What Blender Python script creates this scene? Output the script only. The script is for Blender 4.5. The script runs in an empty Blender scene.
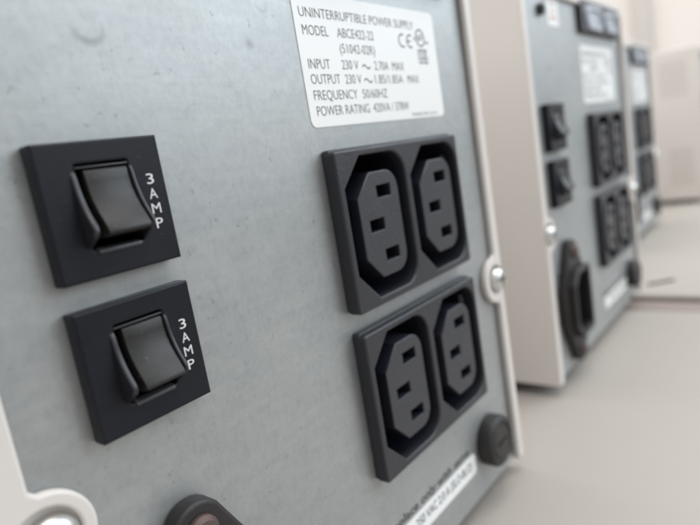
import bpy, bmesh, math, random
from mathutils import Vector, Matrix
random.seed(7)
S = 0.001                     # everything below is written in millimetres
scene = bpy.context.scene
C = scene.collection

# ------------------------------------------------------------------ materials
def mat(name):
    m = bpy.data.materials.new(name); m.use_nodes = True
    nt = m.node_tree; b = nt.nodes['Principled BSDF']
    return m, nt, b
def N(nt, typ, **kw):
    n = nt.nodes.new(typ)
    for k, v in kw.items():
        if k in n.inputs: n.inputs[k].default_value = v
        else: setattr(n, k, v)
    return n
def ramp(nt, fac, stops):
    r = nt.nodes.new('ShaderNodeValToRGB')
    el = r.color_ramp.elements
    while len(el) < len(stops): el.new(0.5)
    for e, (p, c) in zip(el, stops):
        e.position = p; e.color = (c[0], c[1], c[2], 1) if hasattr(c, '__len__') else (c, c, c, 1)
    nt.links.new(fac, r.inputs[0]); return r
def bump(nt, b, height, strength, dist):
    bp = N(nt, 'ShaderNodeBump', Strength=strength, Distance=dist)
    nt.links.new(height, bp.inputs['Height']); nt.links.new(bp.outputs[0], b.inputs['Normal'])
    return bp
def objco(nt, scale=(1, 1, 1)):
    tc = nt.nodes.new('ShaderNodeTexCoord'); mp = nt.nodes.new('ShaderNodeMapping')
    mp.inputs['Scale'].default_value = scale
    nt.links.new(tc.outputs['Object'], mp.inputs[0]); return mp.outputs[0]
def noise(nt, vec, scale, detail=4, rough=0.55):
    n = N(nt, 'ShaderNodeTexNoise', Scale=scale, Detail=detail, Roughness=rough)
    nt.links.new(vec, n.inputs['Vector']); return n.outputs['Fac']
def mathn(nt, op, a, b=None, c=None, clamp=False):
    n = nt.nodes.new('ShaderNodeMath'); n.operation = op; n.use_clamp = clamp
    for i, v in enumerate((a, b, c)):
        if v is None: continue
        if isinstance(v, (int, float)): n.inputs[i].default_value = v
        else: nt.links.new(v, n.inputs[i])
    return n.outputs[0]
def mixc(nt, fac, a, b):
    n = nt.nodes.new('ShaderNodeMix'); n.data_type = 'RGBA'
    for sock, v in ((n.inputs[0], fac), (n.inputs[6], a), (n.inputs[7], b)):
        if isinstance(v, (int, float)): sock.default_value = v
        elif isinstance(v, tuple): sock.default_value = (*v, 1)
        else: nt.links.new(v, sock)
    return n.outputs[2]

BASE = Vector((-14.3, 160.0, -98.0))       # base point of the near unit (mm)

def m_galv():
    m, nt, b = mat('galvanised_steel')
    v = objco(nt)
    big = noise(nt, v, 42, 5, .6); fine = noise(nt, objco(nt, (1, 1, .7)), 900, 4, .65)
    med = noise(nt, objco(nt, (1, 1, .8)), 210, 5, .7)
    hz = noise(nt, objco(nt, (25, 1, 260)), 3.0, 3, .6)
    sp = noise(nt, v, 560, 3, .6)
    base = ramp(nt, big, [(.25, (.355, .375, .378)), (.75, (.405, .415, .410))])
    fr = ramp(nt, fine, [(.42, 0), (.62, 1)])
    c = mixc(nt, mathn(nt, 'MULTIPLY', fr.outputs[0], .22), base.outputs[0], (.24, .255, .26))
    mdr = ramp(nt, med, [(.38, 1), (.56, 0)])
    c = mixc(nt, mathn(nt, 'MULTIPLY', mdr.outputs[0], .17), c, (.28, .295, .30))
    hzr = ramp(nt, hz, [(.45, 0), (.75, 1)])
    c = mixc(nt, mathn(nt, 'MULTIPLY', hzr.outputs[0], .15), c, (.55, .55, .50))
    vo = N(nt, 'ShaderNodeTexVoronoi', Scale=480.0); nt.links.new(v, vo.inputs['Vector'])
    sv = nt.nodes.new('ShaderNodeSeparateColor'); nt.links.new(vo.outputs['Color'], sv.inputs[0])
    c = mixc(nt, mathn(nt, 'MULTIPLY', sv.outputs[0], .09), c, (.62, .63, .62))
    # sparse dark pits
    pit = ramp(nt, sp, [(.66, 0), (.74, 1)])
    c = mixc(nt, mathn(nt, 'MULTIPLY', pit.outputs[0], .32), c, (.13, .14, .14))
    # two stains: a thin ring and a smudge
    sep = nt.nodes.new('ShaderNodeSeparateXYZ'); nt.links.new(v, sep.inputs[0])
    wob = noise(nt, v, 260, 2)
    def ring(x, z, r, w, lower=False):
        dx = mathn(nt, 'SUBTRACT', sep.outputs[0], (x-BASE.x)*S); dz = mathn(nt, 'SUBTRACT', sep.outputs[2], (z-BASE.z)*S)
        d = mathn(nt, 'SQRT', mathn(nt, 'ADD', mathn(nt, 'MULTIPLY', dx, dx), mathn(nt, 'MULTIPLY', dz, dz)))
        d = mathn(nt, 'ADD', d, mathn(nt, 'MULTIPLY', wob, .0012))
        e = mathn(nt, 'ABSOLUTE', mathn(nt, 'SUBTRACT', d, r*S + .0006))
        f = mathn(nt, 'SUBTRACT', 1.0, mathn(nt, 'DIVIDE', e, w*S), clamp=True)
        if lower: f = mathn(nt, 'MULTIPLY', f, mathn(nt, 'MULTIPLY_ADD', dz, -350, .25, clamp=True))
        return f
    c = mixc(nt, mathn(nt, 'MULTIPLY', ring(-58.4, 31.6, 2.3, .8, True), .6), c, (.20, .21, .21))
    c = mixc(nt, mathn(nt, 'MULTIPLY', ring(-28.8, 30.4, 0.2, 1.3), .6), c, (.20, .21, .22))
    c = mixc(nt, mathn(nt, 'MULTIPLY', ring(-24.2, 37.6, 1.4, .5, True), .5), c, (.20, .21, .22))
    nt.links.new(c, b.inputs['Base Color'])
    b.inputs['Metallic'].default_value = .6
    rr = ramp(nt, big, [(.3, .40), (.7, .52)]); nt.links.new(rr.outputs[0], b.inputs['Roughness'])
    bump(nt, b, fine, .12, .0002)
    return m
def m_paint(name, col, rough=.45, bs=900, st=.15):
    m, nt, b = mat(name)
    v = objco(nt); n = noise(nt, v, bs, 2); n2 = noise(nt, v, 25, 4)
    c = mixc(nt, mathn(nt, 'MULTIPLY', n2, .5), col, tuple(x*.88 for x in col))
    nt.links.new(c, b.inputs['Base Color']); b.inputs['Roughness'].default_value = rough
    bump(nt, b, n, st, .0002)
    return m
def m_plastic(name, col, rough=.42, st=.35, scale=1500, dust=.0):
    m, nt, b = mat(name)
    v = objco(nt); n = noise(nt, v, scale, 2); n2 = noise(nt, v, 130, 5, .65)
    c = mixc(nt, mathn(nt, 'MULTIPLY', n2, .35), col, tuple(x*1.5+.004 for x in col))
    if dust:
        d = noise(nt, v, 1500, 1, .5)
        dr = ramp(nt, d, [(.72, 0), (.77, 1)])
        c = mixc(nt, mathn(nt, 'MULTIPLY', dr.outputs[0], dust), c, (.35, .32, .28))
    nt.links.new(c, b.inputs['Base Color'])
    rr = ramp(nt, n2, [(.3, rough-.06), (.7, rough+.08)]); nt.links.new(rr.outputs[0], b.inputs['Roughness'])
    bump(nt, b, n, st, .00012)
    return m
def m_flat(name, col, rough=.6, metal=0.0):
    m, nt, b = mat(name)
    n = noise(nt, objco(nt), 300, 2)
    c = mixc(nt, mathn(nt, 'MULTIPLY', n, .3), col, tuple(x*.85 for x in col))
    nt.links.new(c, b.inputs['Base Color'])
    b.inputs['Roughness'].default_value = rough; b.inputs['Metallic'].default_value = metal
    return m

GALV = m_galv()
COVER = m_paint('beige_painted_steel', (.68, .64, .60), .40)
PLATE = m_plastic('dark_outlet_plastic', (.018, .019, .024), .40, .55, 1300)
CORE = m_plastic('dark_core_plastic', (.028, .029, .034), .42, .8, 1300)
TUB = m_plastic('shaded_cavity_plastic', (.009, .010, .018), .45, .2)  # dark tone carries the shade on the core flanks and in the wells
BPLATE = m_plastic('breaker_plastic', (.009, .010, .014), .40, .12, 1500, .05)
BPLATE.node_tree.nodes['Principled BSDF'].inputs['Specular IOR Level'].default_value = .24
ROCK = m_plastic('rocker_plastic', (.016, .015, .014), .42, .15, 1500, .35)
ROCK.node_tree.nodes['Principled BSDF'].inputs['Specular IOR Level'].default_value = .4
RAIL = m_plastic('guard_plastic', (.016, .016, .020), .32, .1)
LEDGE = m_plastic('ledge_highlight_plastic', (.060, .060, .066), .28, .1)  # paler than the breaker: light caught by the ledge painted into the colour
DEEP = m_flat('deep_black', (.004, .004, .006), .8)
WHITE = m_paint('white_sticker_film', (.87, .88, .87), .38, 400, .03)
INK = m_flat('grey_black_ink', (.09, .09, .095), .6)
WINK = m_flat('white_ink', (.72, .72, .72), .6)
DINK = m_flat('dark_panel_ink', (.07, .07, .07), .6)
ZINC = m_flat('bright_zinc', (.68, .68, .66), .36, 1.0)
KNOB = m_plastic('knob_plastic', (.014, .0125, .012), .5, .3)
SLOTM = m_flat('pinkish_rivet', (.10, .065, .058), .5, .3)
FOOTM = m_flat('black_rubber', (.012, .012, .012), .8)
DESK = m_paint('pale_desk_laminate', (.375, .345, .31), .50, 500, .05)
EDGE = m_flat('taupe_edge_band', (.26, .215, .19), .6)
WALL = m_paint('cream_wall_paint', (.86, .81, .76), .8, 60, .1)
TRUNK = m_flat('pale_grey_trunking', (.60, .57, .53), .6)
RED = m_flat('faded_red_print', (.62, .36, .33), .6)
GREYC = m_flat('grey_connector', (.42, .45, .50), .4, .2)

# ------------------------------------------------------------------ geometry
# profile coordinates (x, z) lie on the rear face; y0..y1 is the depth range
def finish(me, name, material, parent, origin, smooth=35):
    me.name = name
    for v in me.vertices: v.co = (v.co - origin) * S
    for p in me.polygons: p.use_smooth = True
    me.set_sharp_from_angle(angle=math.radians(smooth))
    me.materials.clear(); me.materials.append(material)
    o = bpy.data.objects.new(name, me); C.objects.link(o)
    if parent is not None: o.parent = parent
    return o
def area2(l): return sum(a[0]*b[1]-b[0]*a[1] for a, b in zip(l, l[1:]+l[:1]))
def curve_mesh(loops, y_front, y_back, bevel=0.0, res=2):
    """filled outline(s) with holes, extruded from y_front (towards the viewer, smaller y) to y_back"""
    cu = bpy.data.curves.new('c', 'CURVE'); cu.dimensions = '2D'; cu.fill_mode = 'BOTH'
    for i, l in enumerate(loops):
        l = list(l)
        if (area2(l) > 0) != (i == 0): l.reverse()
        sp = cu.splines.new('POLY'); sp.points.add(len(l)-1); sp.use_cyclic_u = True
        for p, q in zip(sp.points, l): p.co = (q[0], q[1], 0, 1)
    T = y_back - y_front
    cu.extrude = T/2 - bevel; cu.bevel_depth = bevel; cu.bevel_resolution = res
    cu.offset = -bevel
    ob = bpy.data.objects.new('c', cu); C.objects.link(ob)
    dg = bpy.context.evaluated_depsgraph_get()
    me = bpy.data.meshes.new_from_object(ob.evaluated_get(dg))
    bpy.data.objects.remove(ob); bpy.data.curves.remove(cu)
    ym = (y_front + y_back)/2
    for v in me.vertices: x, y, z = v.co; v.co = (x, ym - z, y)
    return me
def merge(*meshes):
    bm = bmesh.new()
    for m in meshes: bm.from_mesh(m)
    bmesh.ops.remove_doubles(bm, verts=bm.verts, dist=1e-5)
    bmesh.ops.recalc_face_normals(bm, faces=bm.faces)
    me = bpy.data.meshes.new('m'); bm.to_mesh(me); bm.free()
    return me
def rect(x0, x1, z0, z1, r=0, n=4):
    if r <= 0: return [(x0, z0), (x1, z0), (x1, z1), (x0, z1)]
    out = []
    for cx, cz, a in ((x1-r, z1-r, 0), (x0+r, z1-r, 90), (x0+r, z0+r, 180), (x1-r, z0+r, 270)):
        for k in range(n+1):
            t = math.radians(a + 90*k/n); out.append((cx+r*math.cos(t), cz+r*math.sin(t)))
    return out
def circ(x, z, r, n=32): return [(x+r*math.cos(2*math.pi*k/n), z+r*math.sin(2*math.pi*k/n)) for k in range(n)]
def iec(cx, x0, x1, z0, z1, ch, r, n=6):
    """C13 outline: two chamfers on the left, two rounded corners on the right"""
    p = [(cx+x0, z0+ch), (cx+x0, z1-ch), (cx+x0+ch, z1)]
    for k in range(n+1):
        t = math.radians(90-90*k/n); p.append((cx+x1-r+r*math.cos(t), z1-r+r*math.sin(t)))
    for k in range(n+1):
        t = math.radians(-90*k/n); p.append((cx+x1-r+r*math.cos(t), z0+r+r*math.sin(t)))
    p.append((cx+x0+ch, z0))
    return p
def box_mesh(x0, x1, y0, y1, z0, z1, bev=0, seg=2):
    bm = bmesh.new(); bmesh.ops.create_cube(bm, size=1)
    for v in bm.verts: v.co = ((x0+x1)/2+v.co.x*(x1-x0), (y0+y1)/2+v.co.y*(y1-y0), (z0+z1)/2+v.co.z*(z1-z0))
    if bev: bmesh.ops.bevel(bm, geom=bm.edges[:], offset=bev, segments=seg, affect='EDGES', profile=.5)
    me = bpy.data.meshes.new('b'); bm.to_mesh(me); bm.free(); return me
def lathe_y(cx, cz, prof, n=40, dents=0, depth=0):
    """profile [(r, y)] turned about an axis along Y"""
    bm = bmesh.new(); rings = []
    for r, y in prof:
        if r < 1e-6: rings.append([bm.verts.new((cx, y, cz))]); continue
        ring = []
        for k in range(n):
            a = 2*math.pi*k/n
            rr = r
            ring.append(bm.verts.new((cx+rr*math.cos(a), y, cz+rr*math.sin(a))))
        rings.append(ring)
    for a, b in zip(rings, rings[1:]):
        for k in range(n):
            if len(a) == 1 and len(b) == 1: continue
            if len(a) == 1: bm.faces.new((a[0], b[k], b[(k+1) % n]))
            elif len(b) == 1: bm.faces.new((a[k], b[0], a[(k+1) % n]))
            else: bm.faces.new((a[k], b[k], b[(k+1) % n], a[(k+1) % n]))
    bmesh.ops.recalc_face_normals(bm, faces=bm.faces)
    me = bpy.data.meshes.new('l'); bm.to_mesh(me); bm.free(); return me
def prism_x(x0, x1, prof, bev=0.0, seg=2):
    """profile [(y, z)] extruded along X"""
    bm = bmesh.new()
    A = [bm.verts.new((x0, y, z)) for y, z in prof]; B = [bm.verts.new((x1, y, z)) for y, z in prof]
    bm.faces.new(A); bm.faces.new(B[::-1])
    n = len(prof)
    for i in range(n): bm.faces.new((A[i], A[(i+1) % n], B[(i+1) % n], B[i]))
    bmesh.ops.recalc_face_normals(bm, faces=bm.faces)
    if bev:
        ed = [e for e in bm.edges if len(e.link_faces) == 2 and e.calc_face_angle(0) > math.radians(40)]
        bmesh.ops.bevel(bm, geom=ed, offset=bev, segments=seg, affect='EDGES', profile=.5)
    me = bpy.data.meshes.new('p'); bm.to_mesh(me); bm.free(); return me
def text_mesh(s, x0, x1, zb, cap, y, slant=0.0, weight=0.0, thick=.03):
    """text squeezed to fill x0..x1, capital height cap, baseline zb, lying on the plane y"""
    cu = bpy.data.curves.new('t', 'FONT'); cu.body = s; cu.size = 1; cu.resolution_u = 3
    cu.offset = weight
    ob = bpy.data.objects.new('t', cu); C.objects.link(ob)
    dg = bpy.context.evaluated_depsgraph_get()
    me = bpy.data.meshes.new_from_object(ob.evaluated_get(dg))
    bpy.data.objects.remove(ob); bpy.data.curves.remove(cu)
    xs = [v.co.x for v in me.vertices]; a, b = min(xs), max(xs)
    k = (x1-x0)/(b-a); kz = cap/0.729
    for v in me.vertices:
        x, z = v.co.x, v.co.y
        v.co = (x0+(x-a)*k+slant*z*kz, y, zb+z*kz)
    bm = bmesh.new(); bm.from_mesh(me)
    r = bmesh.ops.extrude_face_region(bm, geom=bm.faces[:])
    for v in r['geom']:
        if isinstance(v, bmesh.types.BMVert): v.co.y -= thick
    bmesh.ops.recalc_face_normals(bm, faces=bm.faces)
    bm.to_mesh(me); bm.free()
    return me

def tag(o, label, cat, group=None, kind=None):
    o['label'] = label; o['category'] = cat
    if group: o['group'] = group
    if kind: o['kind'] = kind
    return o

# ------------------------------------------------------------------ the power supply
# layout on the rear face (mm), measured from the photograph
OX, OZ, OW, OH, OG, OT, D = -15.3, 10.1, 49.9, 34.1, 38.3, 3.5, 24.5
BX, BZ, BW, BH, BG, BT = -71.4, 15.9, 17.9, 18.2, 21.84, 2.8
XL, XR, ZB, ZT = -86.0, 55.9, -93.0, 63.0
IX, IZ = -61.0, -64.8

def cav(cx, dz, g=0.0): return iec(cx, -13.4-g, 8.9+g, -22.2+dz-g, 8.2+dz+g, 6.2+g*.4, 5.2+g)
def core(cx, dz): return iec(cx, -9.6, 5.5, -18.5+dz, 4.4+dz, 5.0, 4.2)
def slot(cx, x, z): return rect(cx+x-2.6, cx+x+2.6, z-1.3, z+1.3)

def ear_path(side):
    """inner edge of the rear lip, bottom to top, with its screw ear"""
    cx, cz, r = (51.6, -34.2, 6.9) if side > 0 else (-80.8, -33.0, 6.6)
    xi = 52.3 if side > 0 else -81.3
    h = abs(xi-cx); dz = math.sqrt(r*r-h*h)
    a = math.atan2(dz, h)
    pts = [(xi, ZB)]
    rf = .9     # soft fillet where ear meets lip
    pts.append((xi, cz-dz-rf))
    n = 22
    sgn = -1 if side > 0 else 1
    inner = (sgn*(xi-cx) < 0)      # lip edge lies outwards of the ear centre
    a0 = math.pi - a if inner else a
    for k in range(n+1):
        t = -a0 + 2*a0*k/n
        if k in (0, n): continue
        pts.append((cx+sgn*r*math.cos(t), cz+r*math.sin(t)))
    pts.append((xi, cz+dz+rf))
    pts.append((xi, 57.5))
    return pts, (cx, cz)

def build_ups():
    root = bpy.data.objects.new('power_supply', None); C.objects.link(root)
    root.location = BASE*S
    root.empty_display_size = .02
    def part(name, me, m, parent=root, smooth=35): return finish(me, name, m, parent, BASE, smooth)
    # --- rear panel, cut out behind every fitting
    holes = [rect(OX+1.5, OX+OW-1.5, OZ-OH+1.5, OZ-1.5), rect(OX+1.5, OX+OW-1.5, OZ-OG-OH+1.5, OZ-OG-1.5)]
    holes += [rect(BX+2, BX+BW-2, BZ-BH+1.5, BZ-1.5), rect(BX+2, BX+BW-2, BZ-BG-BH+1.5, BZ-BG-1.5)]
    holes.append(rect(IX-11, IX+11, IZ-13.5, IZ+13.5))
    part('rear_panel', curve_mesh([rect(-84.5, 55.0, ZB+.3, 60.5)] + holes, 0, 1.0), GALV)
    part('chassis_floor', box_mesh(-84.3, 54.8, 1.0, 318, ZB+.1, ZB+1.1), GALV)
    # --- painted cover: lip with ears, wrap-around sheet
    R, rc = ear_path(1); L, lc = ear_path(-1)
    outer = [(XR, ZB)] + [(XR-1.5+1.5*math.cos(t), ZT-1.5+1.5*math.sin(t)) for t in [i*math.pi/12 for i in range(7)]] \
        + [(XL+1.5+1.5*math.cos(t), ZT-1.5+1.5*math.sin(t)) for t in [math.pi/2+i*math.pi/12 for i in range(7)]] + [(XL, ZB)]
    loop = outer + L + R[::-1]
    lip = curve_mesh([loop, circ(rc[0], rc[1], 4.3), circ(lc[0], lc[1], 4.6)], -1.9, -.15, .5, 3)
    cov = part('cover', lip, COVER)
    U = [(XR, ZB)] + outer[1:15] + [(XL, ZB)]
    ins = [(XL+1.2, ZB), (XL+1.2, ZT-1.5), (XL+1.5, ZT-1.2), (XR-1.5, ZT-1.2), (XR-1.2, ZT-1.5), (XR-1.2, ZB)]
    part('cover_sheet', curve_mesh([U + ins], -.5, 320), COVER, cov)
    part('front_bezel', box_mesh(XL-.5, XR+.5, 320, 334, ZB-.5, ZT+.5, 3, 3), COVER)
    for cx, cz in (rc, lc):
        part('washer_seat', lathe_y(cx, cz, [(5.4, -.05), (5.4, -.75), (4.5, -.78), (3.0, -.45), (0, -.45)]), COVER, cov)
        sc = lathe_y(cx, cz, [(1.6, 6), (1.6, -.5), (3.5, -.6), (3.5, -1.1), (3.25, -1.9), (2.6, -2.6), (1.5, -3.0), (.9, -3.05), (.9, -2.2), (0, -2.1)], 28)
        for v in sc.vertices: v.co.x += .7; v.co.y -= .5
        s = part('screw', sc, ZINC); cx += .7
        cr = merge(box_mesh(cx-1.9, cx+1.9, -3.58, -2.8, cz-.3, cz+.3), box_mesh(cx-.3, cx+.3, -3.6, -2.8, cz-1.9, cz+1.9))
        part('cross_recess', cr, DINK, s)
    # --- duplex outlets
    for k in range(2):
        dz = -OG*k
        cavs = [cav(0, dz), cav(D, dz)]
        base = curve_mesh([rect(OX+.15, OX+OW-.15, OZ+dz-OH+.15, OZ+dz+.1, .9)] + [cav(c, dz, .25) for c in (0, D)], -1.9, -.02, .3, 2)
        pl = part('duplex_outlet', base, PLATE)
        face = curve_mesh([rect(OX, OX+OW, OZ+dz-OH, OZ+dz-.35, .9)] + cavs, -OT, -.5, .45, 3)
        part('outlet_face', face, PLATE, pl)
        for cx in (0, D):
            tub = curve_mesh([cav(cx, dz, 1.2), cav(cx, dz, .02)], -1.6, 13)
            bk = curve_mesh([cav(cx, dz, 1.2)], 13, 14)
            part('socket_well', merge(tub, bk), TUB, pl)
            cc = curve_mesh([core(cx, dz)] + [slot(cx, x, z+dz) for x, z in ((0, 0), (-4, -7), (0, -14))], -OT+.35, 12.9, .25, 2)
            sc_ = part('socket_core', cc, CORE, pl)
            cc.materials.append(TUB)               # textured face; flanks darkened, shade put into their colour
            for f_ in cc.polygons:
                if abs(f_.normal.y) < .35: f_.material_index = 1
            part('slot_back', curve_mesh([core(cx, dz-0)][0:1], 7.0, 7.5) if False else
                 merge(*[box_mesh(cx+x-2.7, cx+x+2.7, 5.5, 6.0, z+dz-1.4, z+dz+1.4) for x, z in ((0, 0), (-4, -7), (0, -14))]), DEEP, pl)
    # --- rocker breakers
    for k in range(2):
        z1 = BZ - BG*k; X = BX
        hole = rect(X+4.95, X+12.6, z1-14.4, z1-2.95, .3, 2)
        body = curve_mesh([rect(X, X+BW, z1-BH, z1, .12, 2), hole], -BT, -.02, .28, 2)
        br = part('circuit_breaker', body, BPLATE)
        wellw = curve_mesh([rect(X+3.6, X+14, z1-15.1, z1-2.4), rect(X+4.6, X+13.0, z1-14.6, z1-2.7)], -BT+.4, 8)
        part('breaker_well', merge(wellw, curve_mesh([rect(X+3.6, X+14, z1-15.1, z1-2.4)], 8, 8.6)), BPLATE, br)
        # guards either side: low at the top, sweeping out to a rounded toe
        F = -BT
        def gp(a, lift):
            pts = [(F+.6, z1-3.7), (F+.04, z1-3.8), (F-.12-lift, z1-4.7), (F-.28-lift, z1-5.8), (F-.6-lift, z1-7.1), (F-1.1-lift, z1-8.5),
                   (F-1.8-lift, z1-9.8), (F-2.45-lift, z1-10.8), (F-2.75-lift, z1-11.4), (F-2.8-lift, z1-11.9), (F-2.5-lift*.5, z1-12.5), (F-.1, z1-14.0), (F+.6, z1-14.0)]
            return pts
        part('guard', prism_x(X+4.15, X+4.93, gp(0, .15), .2, 3), RAIL, br)
        part('guard', prism_x(X+12.62, X+13.15, gp(0, .15), .18, 3), RAIL, br)
        rp = [(F+3.6, z1-3.85), (F+.9, z1-3.75), (F+.3, z1-3.8), (F+.1, z1-4.1), (F-.02, z1-5.4), (F-.25, z1-6.8), (F-.75, z1-8.2), (F-1.5, z1-9.6), (F-2.3, z1-10.8),
              (F-2.95, z1-11.9), (F-3.05, z1-12.25), (F-2.9, z1-12.55), (F-1.0, z1-12.95), (F+3.6, z1-13.2)]
        part('rocker', prism_x(X+6.1, X+12.4, rp, .12), ROCK, br)
        part('lower_ledge', prism_x(X+5.6, X+12.0, [(F+1.0, z1-14.1), (F-.22, z1-14.45), (F-.25, z1-14.9), (F+1.0, z1-15.2)], .08), LEDGE, br)
        part('upper_strip', prism_x(X+5.0, X+12.5, [(F+.9, z1-3.35), (F+.05, z1-3.35), (F+.05, z1-3.52), (F+.9, z1-3.52)], .03), LEDGE, br)
        lets = []
        for j, ch in enumerate('3AMP'):
            w = {'3': 1.15, 'A': 1.3, 'M': 1.45, 'P': 1.15}[ch]
            zb = z1 - 6.85 - j*2.14
            lets.append(text_mesh(ch, X+15.35-w/2+.12, X+15.35+w/2+.12, zb, 1.55, F-.02, 0, 0, .03))
        part('lettering', merge(*lets), WINK, br)
    # --- rating sticker
    st = part('rating_sticker', curve_mesh([rect(-16.3, 36.6, 14.9, 40.8, 1.5, 5)], -.12, -.02), WHITE)
    T = -.13
    tx = [('UNINTERRUPTIBLE POWER SUPPLY', -14.6, 26.8, 36.15, 2.0), ('MODEL', -14.4, -6.6, 32.75, 2.05), ('ABCE422-22', -3.7, 9.2, 32.75, 2.05),
          ('(51042-02R)', -3.6, 8.9, 29.6, 2.05), ('INPUT', -14.3, -7.7, 26.3, 2.05), ('230 V', -3.8, 1.9, 26.3, 2.05), ('2.70A  MAX', 7.9, 20.0, 26.3, 2.05),
          ('OUTPUT', -14.3, -5.1, 23.35, 2.05), ('230 V', -3.4, 2.2, 23.35, 2.05), ('1.85/1.85A', 7.4, 18.8, 23.35, 2.05), ('MAX', 21.0, 26.0, 23.35, 2.05),
          ('FREQUENCY', -14.2, 0.0, 20.2, 2.05), ('50/60HZ', 1.9, 11.4, 20.2, 2.05), ('POWER RATING', -14.1, 3.6, 17.1, 2.05), ('420VA / 378W', 5.1, 19.8, 17.1, 2.05),
          ('MADE IN U.S.A.', 21.0, 33.0, 15.55, .75)]
    ms = [text_mesh(s, a, b, z, c, T, 0, -.010) for s, a, b, z, c in tx]
    def arc(cx, cz, r, w, a0, a1, n=22, kx=1.0):
        A = [math.radians(a0+(a1-a0)*k/n) for k in range(n+1)]
        return [(cx+kx*(r+w/2)*math.cos(t), cz+(r+w/2)*math.sin(t)) for t in A] + [(cx+kx*(r-w/2)*math.cos(t), cz+(r-w/2)*math.sin(t)) for t in A[::-1]]
    def flat(loops): return curve_mesh(loops, T-.03, T)
    for z in (26.95, 24.0):   # the alternating current wave sign
        up = [(3.3+k*.3, z+.38*math.sin(k*math.pi/5)) for k in range(11)]
        ms.append(flat([[(x, y+.16) for x, y in up] + [(x, y-.16) for x, y in up[::-1]]]))
    # CE mark
    ms.append(flat([arc(21.0, 33.3, 1.45, .36, 60, 300)]))
    ms.append(flat([arc(24.5, 33.3, 1.45, .36, 60, 300)])); ms.append(flat([rect(23.1, 24.7, 33.13, 33.47)]))
    # round approval mark with two letters, small letters either side, a block of fine print below
    ms.append(flat([circ(29.3, 34.3, 2.15, 36), circ(29.3, 34.3, 1.78, 36)]))
    ms += [text_mesh('R', 28.2, 29.2, 33.5, 1.5, T, 0, .02), text_mesh('U', 29.4, 30.4, 33.9, 1.5, T, 0, .02), text_mesh('c', 26.2, 26.9, 33.7, 1.0, T, 0, .02),
           text_mesh('us', 31.6, 33.0, 33.0, .9, T, 0, .02)]
    for i, w in enumerate(('LISTED', 'I.T.E.', 'E 99421', '43 RD')):
        ms.append(text_mesh(w, 27.4, 31.9, 30.9-i*.95, .68, T, 0, .03))
    part('sticker_print', merge(*ms), INK, st)
    # --- fuse strip and the words over it
    fs = part('fuse_sticker', curve_mesh([rect(-12, 28.2, -84.3, -78.3, 1.2, 4)], -.12, -.02), WHITE)
    part('strip_print', merge(text_mesh('250 VAC 2.0 A (SLO-BLO)', -3.4, 25.6, -82.0, 2.5, T, .0, .008)), INK, fs)
    part('panel_print', text_mesh('Replace only with same', -14.2, 25.2, -77.4, 2.3, -.02, 0, .02), DINK)
    # --- fuse holder
    kx, kz = 37.3, -78.6
    kn = lathe_y(kx, kz, [(7.3, 0), (7.4, -.6), (7.4, -3.6), (7.15, -4.2), (6.6, -4.6), (5.6, -4.62), (5.4, -4.2), (4.9, -4.15), (4.7, -4.5), (3.0, -4.55), (0, -4.55)], 48)
    fh = part('fuse_holder', kn, KNOB)
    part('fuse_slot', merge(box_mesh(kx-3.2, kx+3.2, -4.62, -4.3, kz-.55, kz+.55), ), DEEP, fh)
    part('bayonet_lug', box_mesh(kx+4.2, kx+8.3, -4.2, -.1, kz-7.0, kz-4.4, .6), KNOB, fh)
    # --- mains inlet
    def hexo(g=0.0, n=8):
        r = 5.0+g; pts = []
        top = (IX, IZ+21.0)
        # tangent direction from ear circle to the shoulder
        ang = math.radians(36)
        for k in range(n+1):
            t = ang + (math.pi-2*ang)*k/n; pts.append((top[0]+r*math.cos(t), top[1]+r*math.sin(t)))
        pts += [(IX-13.8-g, IZ+6.5), (IX-13.8-g, IZ-6.5)]
        for k in range(n+1):
            t = math.pi+ang + (math.pi-2*ang)*k/n; pts.append((IX+r*math.cos(t), IZ-21.0+r*math.sin(t)))
        pts += [(IX+13.8+g, IZ-6.5), (IX+13.8+g, IZ+6.5)]
        return pts
    inl = iec(IX, -8.2, 8.2, IZ-12.2, IZ+12.2, 4.6, 1.6)
    fl = part('mains_inlet', curve_mesh([hexo(), inl], -3.6, -.02, .7, 3), KNOB)
    part('inlet_rim', curve_mesh([iec(IX, -10.2, 10.2, IZ-14.2, IZ+14.2, 5.2, 2.4), inl], -6.4, -3.5, .4, 2), KNOB, fl)
    part('inlet_well', merge(curve_mesh([iec(IX, -9.4, 9.4, IZ-13.2, IZ+13.2, 4.9, 2.2), iec(IX, -8.15, 8.15, IZ-12.15, IZ+12.15, 4.6, 1.6)], -3.3, 11),
                             curve_mesh([iec(IX, -9.4, 9.4, IZ-13.2, IZ+13.2, 4.9, 2.2)], 11, 12)), TUB, fl)
    for x, z in ((1.5, 7), (-2.5, 0), (1.5, -7)):
        part('pin', box_mesh(IX+x-2, IX+x+2, -1.5, 11, IZ+z-1, IZ+z+1, .3), ZINC, fl)
    for z in (IZ+21.0, IZ-21.0):
        part('inlet_screw', lathe_y(IX, z, [(2.9, -3.5), (2.85, -4.2), (2.2, -4.9), (1.0, -5.1), (.7, -4.4), (0, -4.4)], 24), SLOTM, fl)
    # --- interface ports high on the panel
    pb = part('interface_ports', curve_mesh([rect(-17, 46, 45.9, 60.0, 1.0), rect(-11, 13, 47, 57.8, 4.5, 5), rect(19, 40, 47.3, 57.2, 4.0, 5)], -2.4, -.02, .5, 2), PLATE)
    part('connector_shell', curve_mesh([rect(-10.9, 12.9, 47.1, 57.7, 4.4, 5), rect(-9, 11, 48.4, 55.6, 3.2, 5)], -3.4, -.02, .3, 2), GREYC, pb)
    part('connector_shell', curve_mesh([rect(19.1, 39.9, 47.4, 57.1, 3.9, 5), rect(21, 38, 48.9, 55.1, 2.8, 5)], -3.4, -.02, .3, 2), GREYC, pb)
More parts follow.
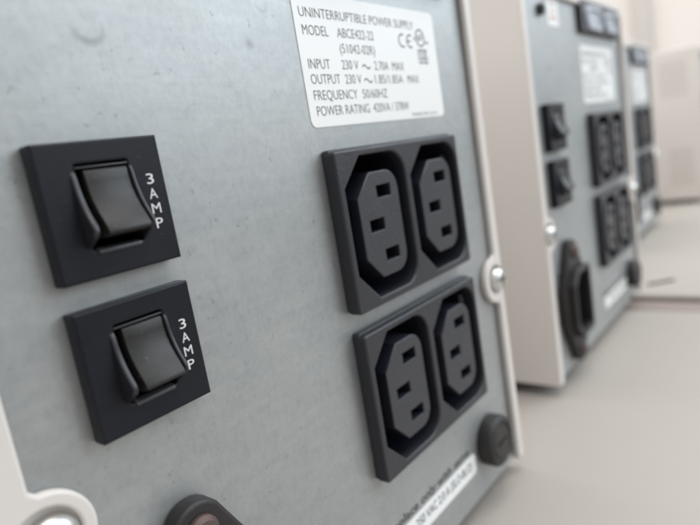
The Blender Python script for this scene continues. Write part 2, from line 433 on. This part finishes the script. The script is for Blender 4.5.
    part('connector_core', curve_mesh([rect(-8.6, 10.6, 48.8, 55.2, 3, 5)], -2.6, -.02), GREYC, pb)
    part('connector_core', curve_mesh([rect(21.4, 37.6, 49.3, 54.7, 2.6, 5)], -2.6, -.02), GREYC, pb)
    part('small_jack', lathe_y(-63, 51.5, [(2.3, -.02), (2.3, -1.6), (2.0, -1.9), (1.2, -1.9), (1.1, -.8), (0, -.8)], 28), KNOB)
    ws = part('warning_sticker', curve_mesh([rect(-54.5, -41.5, 46.5, 61.0, 1.2, 4)], -.12, -.02), WHITE)
    part('warning_print', merge(flat([circ(-48, 56.6, 2.6, 24), circ(-48, 56.6, 2.0, 24)]), flat([rect(-52, -44, 49.0, 50.2)]), flat([rect(-51, -45, 51.6, 52.4)])), RED, ws)
    # --- feet
    for x in (XL+16, XR-16):
        for y in (22, 300):
            f = lathe_y(0, 0, [(9, 0), (9, 3.5), (8, 5.05), (0, 5.05)], 24)
            for v in f.vertices: a, b, c = v.co; v.co = (x+a, y+c, -98+b)
            part('foot', f, FOOTM)
    return root

def copy_tree(o, parent=None, keep=lambda c: True):
    c = o.copy(); C.objects.link(c)
    c.parent = parent
    for ch in list(o.children):
        if keep(ch): copy_tree(ch, c, keep)
    return c

G = 'identical power supplies standing in a row on the desks'
ups = build_ups()
tag(ups, 'nearest power supply, its galvanised back filling the left with sharp breakers and outlets', 'power supply', G)
def place(o, T, phi):
    Rz = Matrix.Rotation(phi, 3, 'Z')
    v = Rz @ Vector((BASE.x, BASE.y, 0)) + Vector((T[0], T[1], 0))
    o.location = Vector((v.x, v.y, BASE.z))*S; o.rotation_euler = (0, 0, phi)
u2 = copy_tree(ups); place(u2, (193.5, 6.0), .005)
tag(u2, 'blurred power supply second from the left, its beige side and whole mains inlet showing', 'power supply', G)
u3 = copy_tree(ups); place(u3, (442, 42), .02)
tag(u3, 'third power supply, only a narrow strip of its back showing past the second', 'power supply', G)
u4 = copy_tree(ups); place(u4, (689, 19), .0)
tag(u4, 'farthest power supply at the right edge, cream side with two vent patches', 'power supply', G)
# vent patches in the farthest unit's side wall
def vents(name, ya, yb, za, zb, step=3.3):
    bm = bmesh.new()
    y = ya
    while y <= yb:
        z = za
        while z <= zb:
            r = bmesh.ops.create_cone(bm, cap_ends=True, segments=10, radius1=1.05, radius2=1.05, depth=.1,
                                      matrix=Matrix.Translation((XL-.06, y, z)) @ Matrix.Rotation(math.pi/2, 4, 'Y'))
            z += step
        y += step
    me = bpy.data.meshes.new(name); bm.to_mesh(me); bm.free()
    return finish(me, name, m_vent, u4, BASE)
m_vent = m_flat('vent_hole_shadow', (.50, .465, .43), .8)
vents('vent_holes', 12, 38, 17, 52)
vents('vent_holes', 10, 32, -76, -38)

# ------------------------------------------------------------------ desks, wall, dark strip in place of a desk shadow
def simple(name, me, m, parent=None): return finish(me, name, m, parent, Vector((0, 0, 0)))
def desk(x0, x1, label):
    r = bpy.data.objects.new('desk', None); C.objects.link(r); r.location = Vector(((x0+x1)/2, 190, -838))*S
    tag(r, label, 'desk', None)
    def p(n, me, m):
        o = simple(n, me, m, r)
        for v in o.data.vertices: v.co -= r.location
        return o
    p('desk_top', box_mesh(x0+1.2, x1-1.2, -235, 640, -123, -98, 1.2, 3), DESK)
    p('edge_band', box_mesh(x0, x0+1.15, -234, 639, -122, -99.2), EDGE)
    p('edge_band', box_mesh(x1-1.15, x1, -234, 639, -122, -99.2), EDGE)
    for x in (x0+40, x1-80):
        for y in (-200, 560):
            p('leg', box_mesh(x, x+40, y, y+40, -838, -123, 2), TRUNK)
    return r
d1 = desk(-620, 226, 'pale desk before the dark joint, under the nearest power supplies')
d2 = desk(253, 1180, 'pale desk top beyond the dark joint, carrying the two farther power supplies')
jb = simple('joint_strip', box_mesh(226.3, 252.7, -232, 638, -116, -101.0, .5), EDGE, d1)
for v in jb.data.vertices: v.co -= d1.location
w = simple('wall', box_mesh(1500, 1600, -250, 2200, -838, 1500), WALL); w['kind'] = 'structure'
fl = simple('floor', box_mesh(-1800, 1500, -1600, 2200, -860, -838), m_paint('grey_floor', (.33, .31, .28), .6, 40, .05)); fl['kind'] = 'structure'
tr = simple('wall_trunking', box_mesh(1476, 1499.5, 230, 270, -700, 900, 2), TRUNK)
tag(tr, 'pale grey vertical trunking fixed on the cream wall behind the third power supply', 'trunking')
ct = box_mesh(271.5, 288.5, 3.5, 5.9, -97.97, -97.1, .3)  # dark sliver added in place of a small shadow on the desk
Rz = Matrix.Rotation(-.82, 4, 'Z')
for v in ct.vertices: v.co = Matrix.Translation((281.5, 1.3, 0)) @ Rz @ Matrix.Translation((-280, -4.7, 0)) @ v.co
zt = simple('shadow_strip', ct, FOOTM)
tag(zt, 'short thin dark strip standing in for a shadow on the far desk right of the second power supply', 'strip')

# ------------------------------------------------------------------ camera
right = Vector((0.61286228, -0.77315062, -0.16321135)); down = Vector((-0.23758426, 0.01669566, -0.97122344)); fwd = Vector((0.75362693, 0.63400266, -0.17345628))
cam = bpy.data.cameras.new('camera'); co = bpy.data.objects.new('camera', cam); C.objects.link(co)
M = Matrix((right, -down, -fwd)).transposed().to_4x4()
M.translation = Vector((-103.95341917, -77.63488579, 7.83587885))*S
co.matrix_world = M
cam.sensor_width = 36; cam.lens = 580.17/700*36
cam.clip_start = .002; cam.clip_end = 20
cam.dof.use_dof = True; cam.dof.focus_distance = .098; cam.dof.aperture_fstop = cam.lens/2.0
cam.dof.aperture_blades = 0
scene.camera = co

# ------------------------------------------------------------------ light: bright soft room
wd = bpy.data.worlds.new('World'); scene.world = wd; wd.use_nodes = True
nt = wd.node_tree; bg = nt.nodes['Background']
tc = nt.nodes.new('ShaderNodeTexCoord'); sp = nt.nodes.new('ShaderNodeSeparateXYZ')
nt.links.new(tc.outputs['Generated'], sp.inputs[0])
f = mathn(nt, 'MULTIPLY_ADD', sp.outputs[2], .5, .5)
r = ramp(nt, f, [(.34, (.15, .14, .13)), (.56, (.66, .65, .65)), (.80, (.98, 1.0, 1.04))])
nt.links.new(r.outputs[0], bg.inputs['Color']); bg.inputs['Strength'].default_value = .85
def area(name, loc, target, sx, sy, power, col):
    l = bpy.data.lights.new(name, 'AREA'); l.shape = 'RECTANGLE'; l.size = sx; l.size_y = sy; l.energy = power; l.color = col
    o = bpy.data.objects.new(name, l); C.objects.link(o)
    o.location = Vector(loc); d = Vector(target)-Vector(loc); o.rotation_euler = d.to_track_quat('-Z', 'Y').to_euler()
area('ceiling_lamp', (.35, -.5, 1.5), (.1, 0, 0), 1.2, 1.2, 14, (1, .98, .95))
area('window_light', (1.55, -1.35, .95), (.1, 0, 0), 2.1, 1.2, 31, (.80, .91, 1))

area('far_fill_light', (.15, .75, 1.45), (1.2, .15, 0), 2.6, 2.6, 32, (1, .98, .96))  # unseen fill, added to brighten the far unit sides and the wall
scene.view_settings.view_transform = 'Standard'; scene.view_settings.look = 'None'
scene.view_settings.exposure = 0; scene.view_settings.gamma = 1
scene.view_settings.use_curve_mapping = False
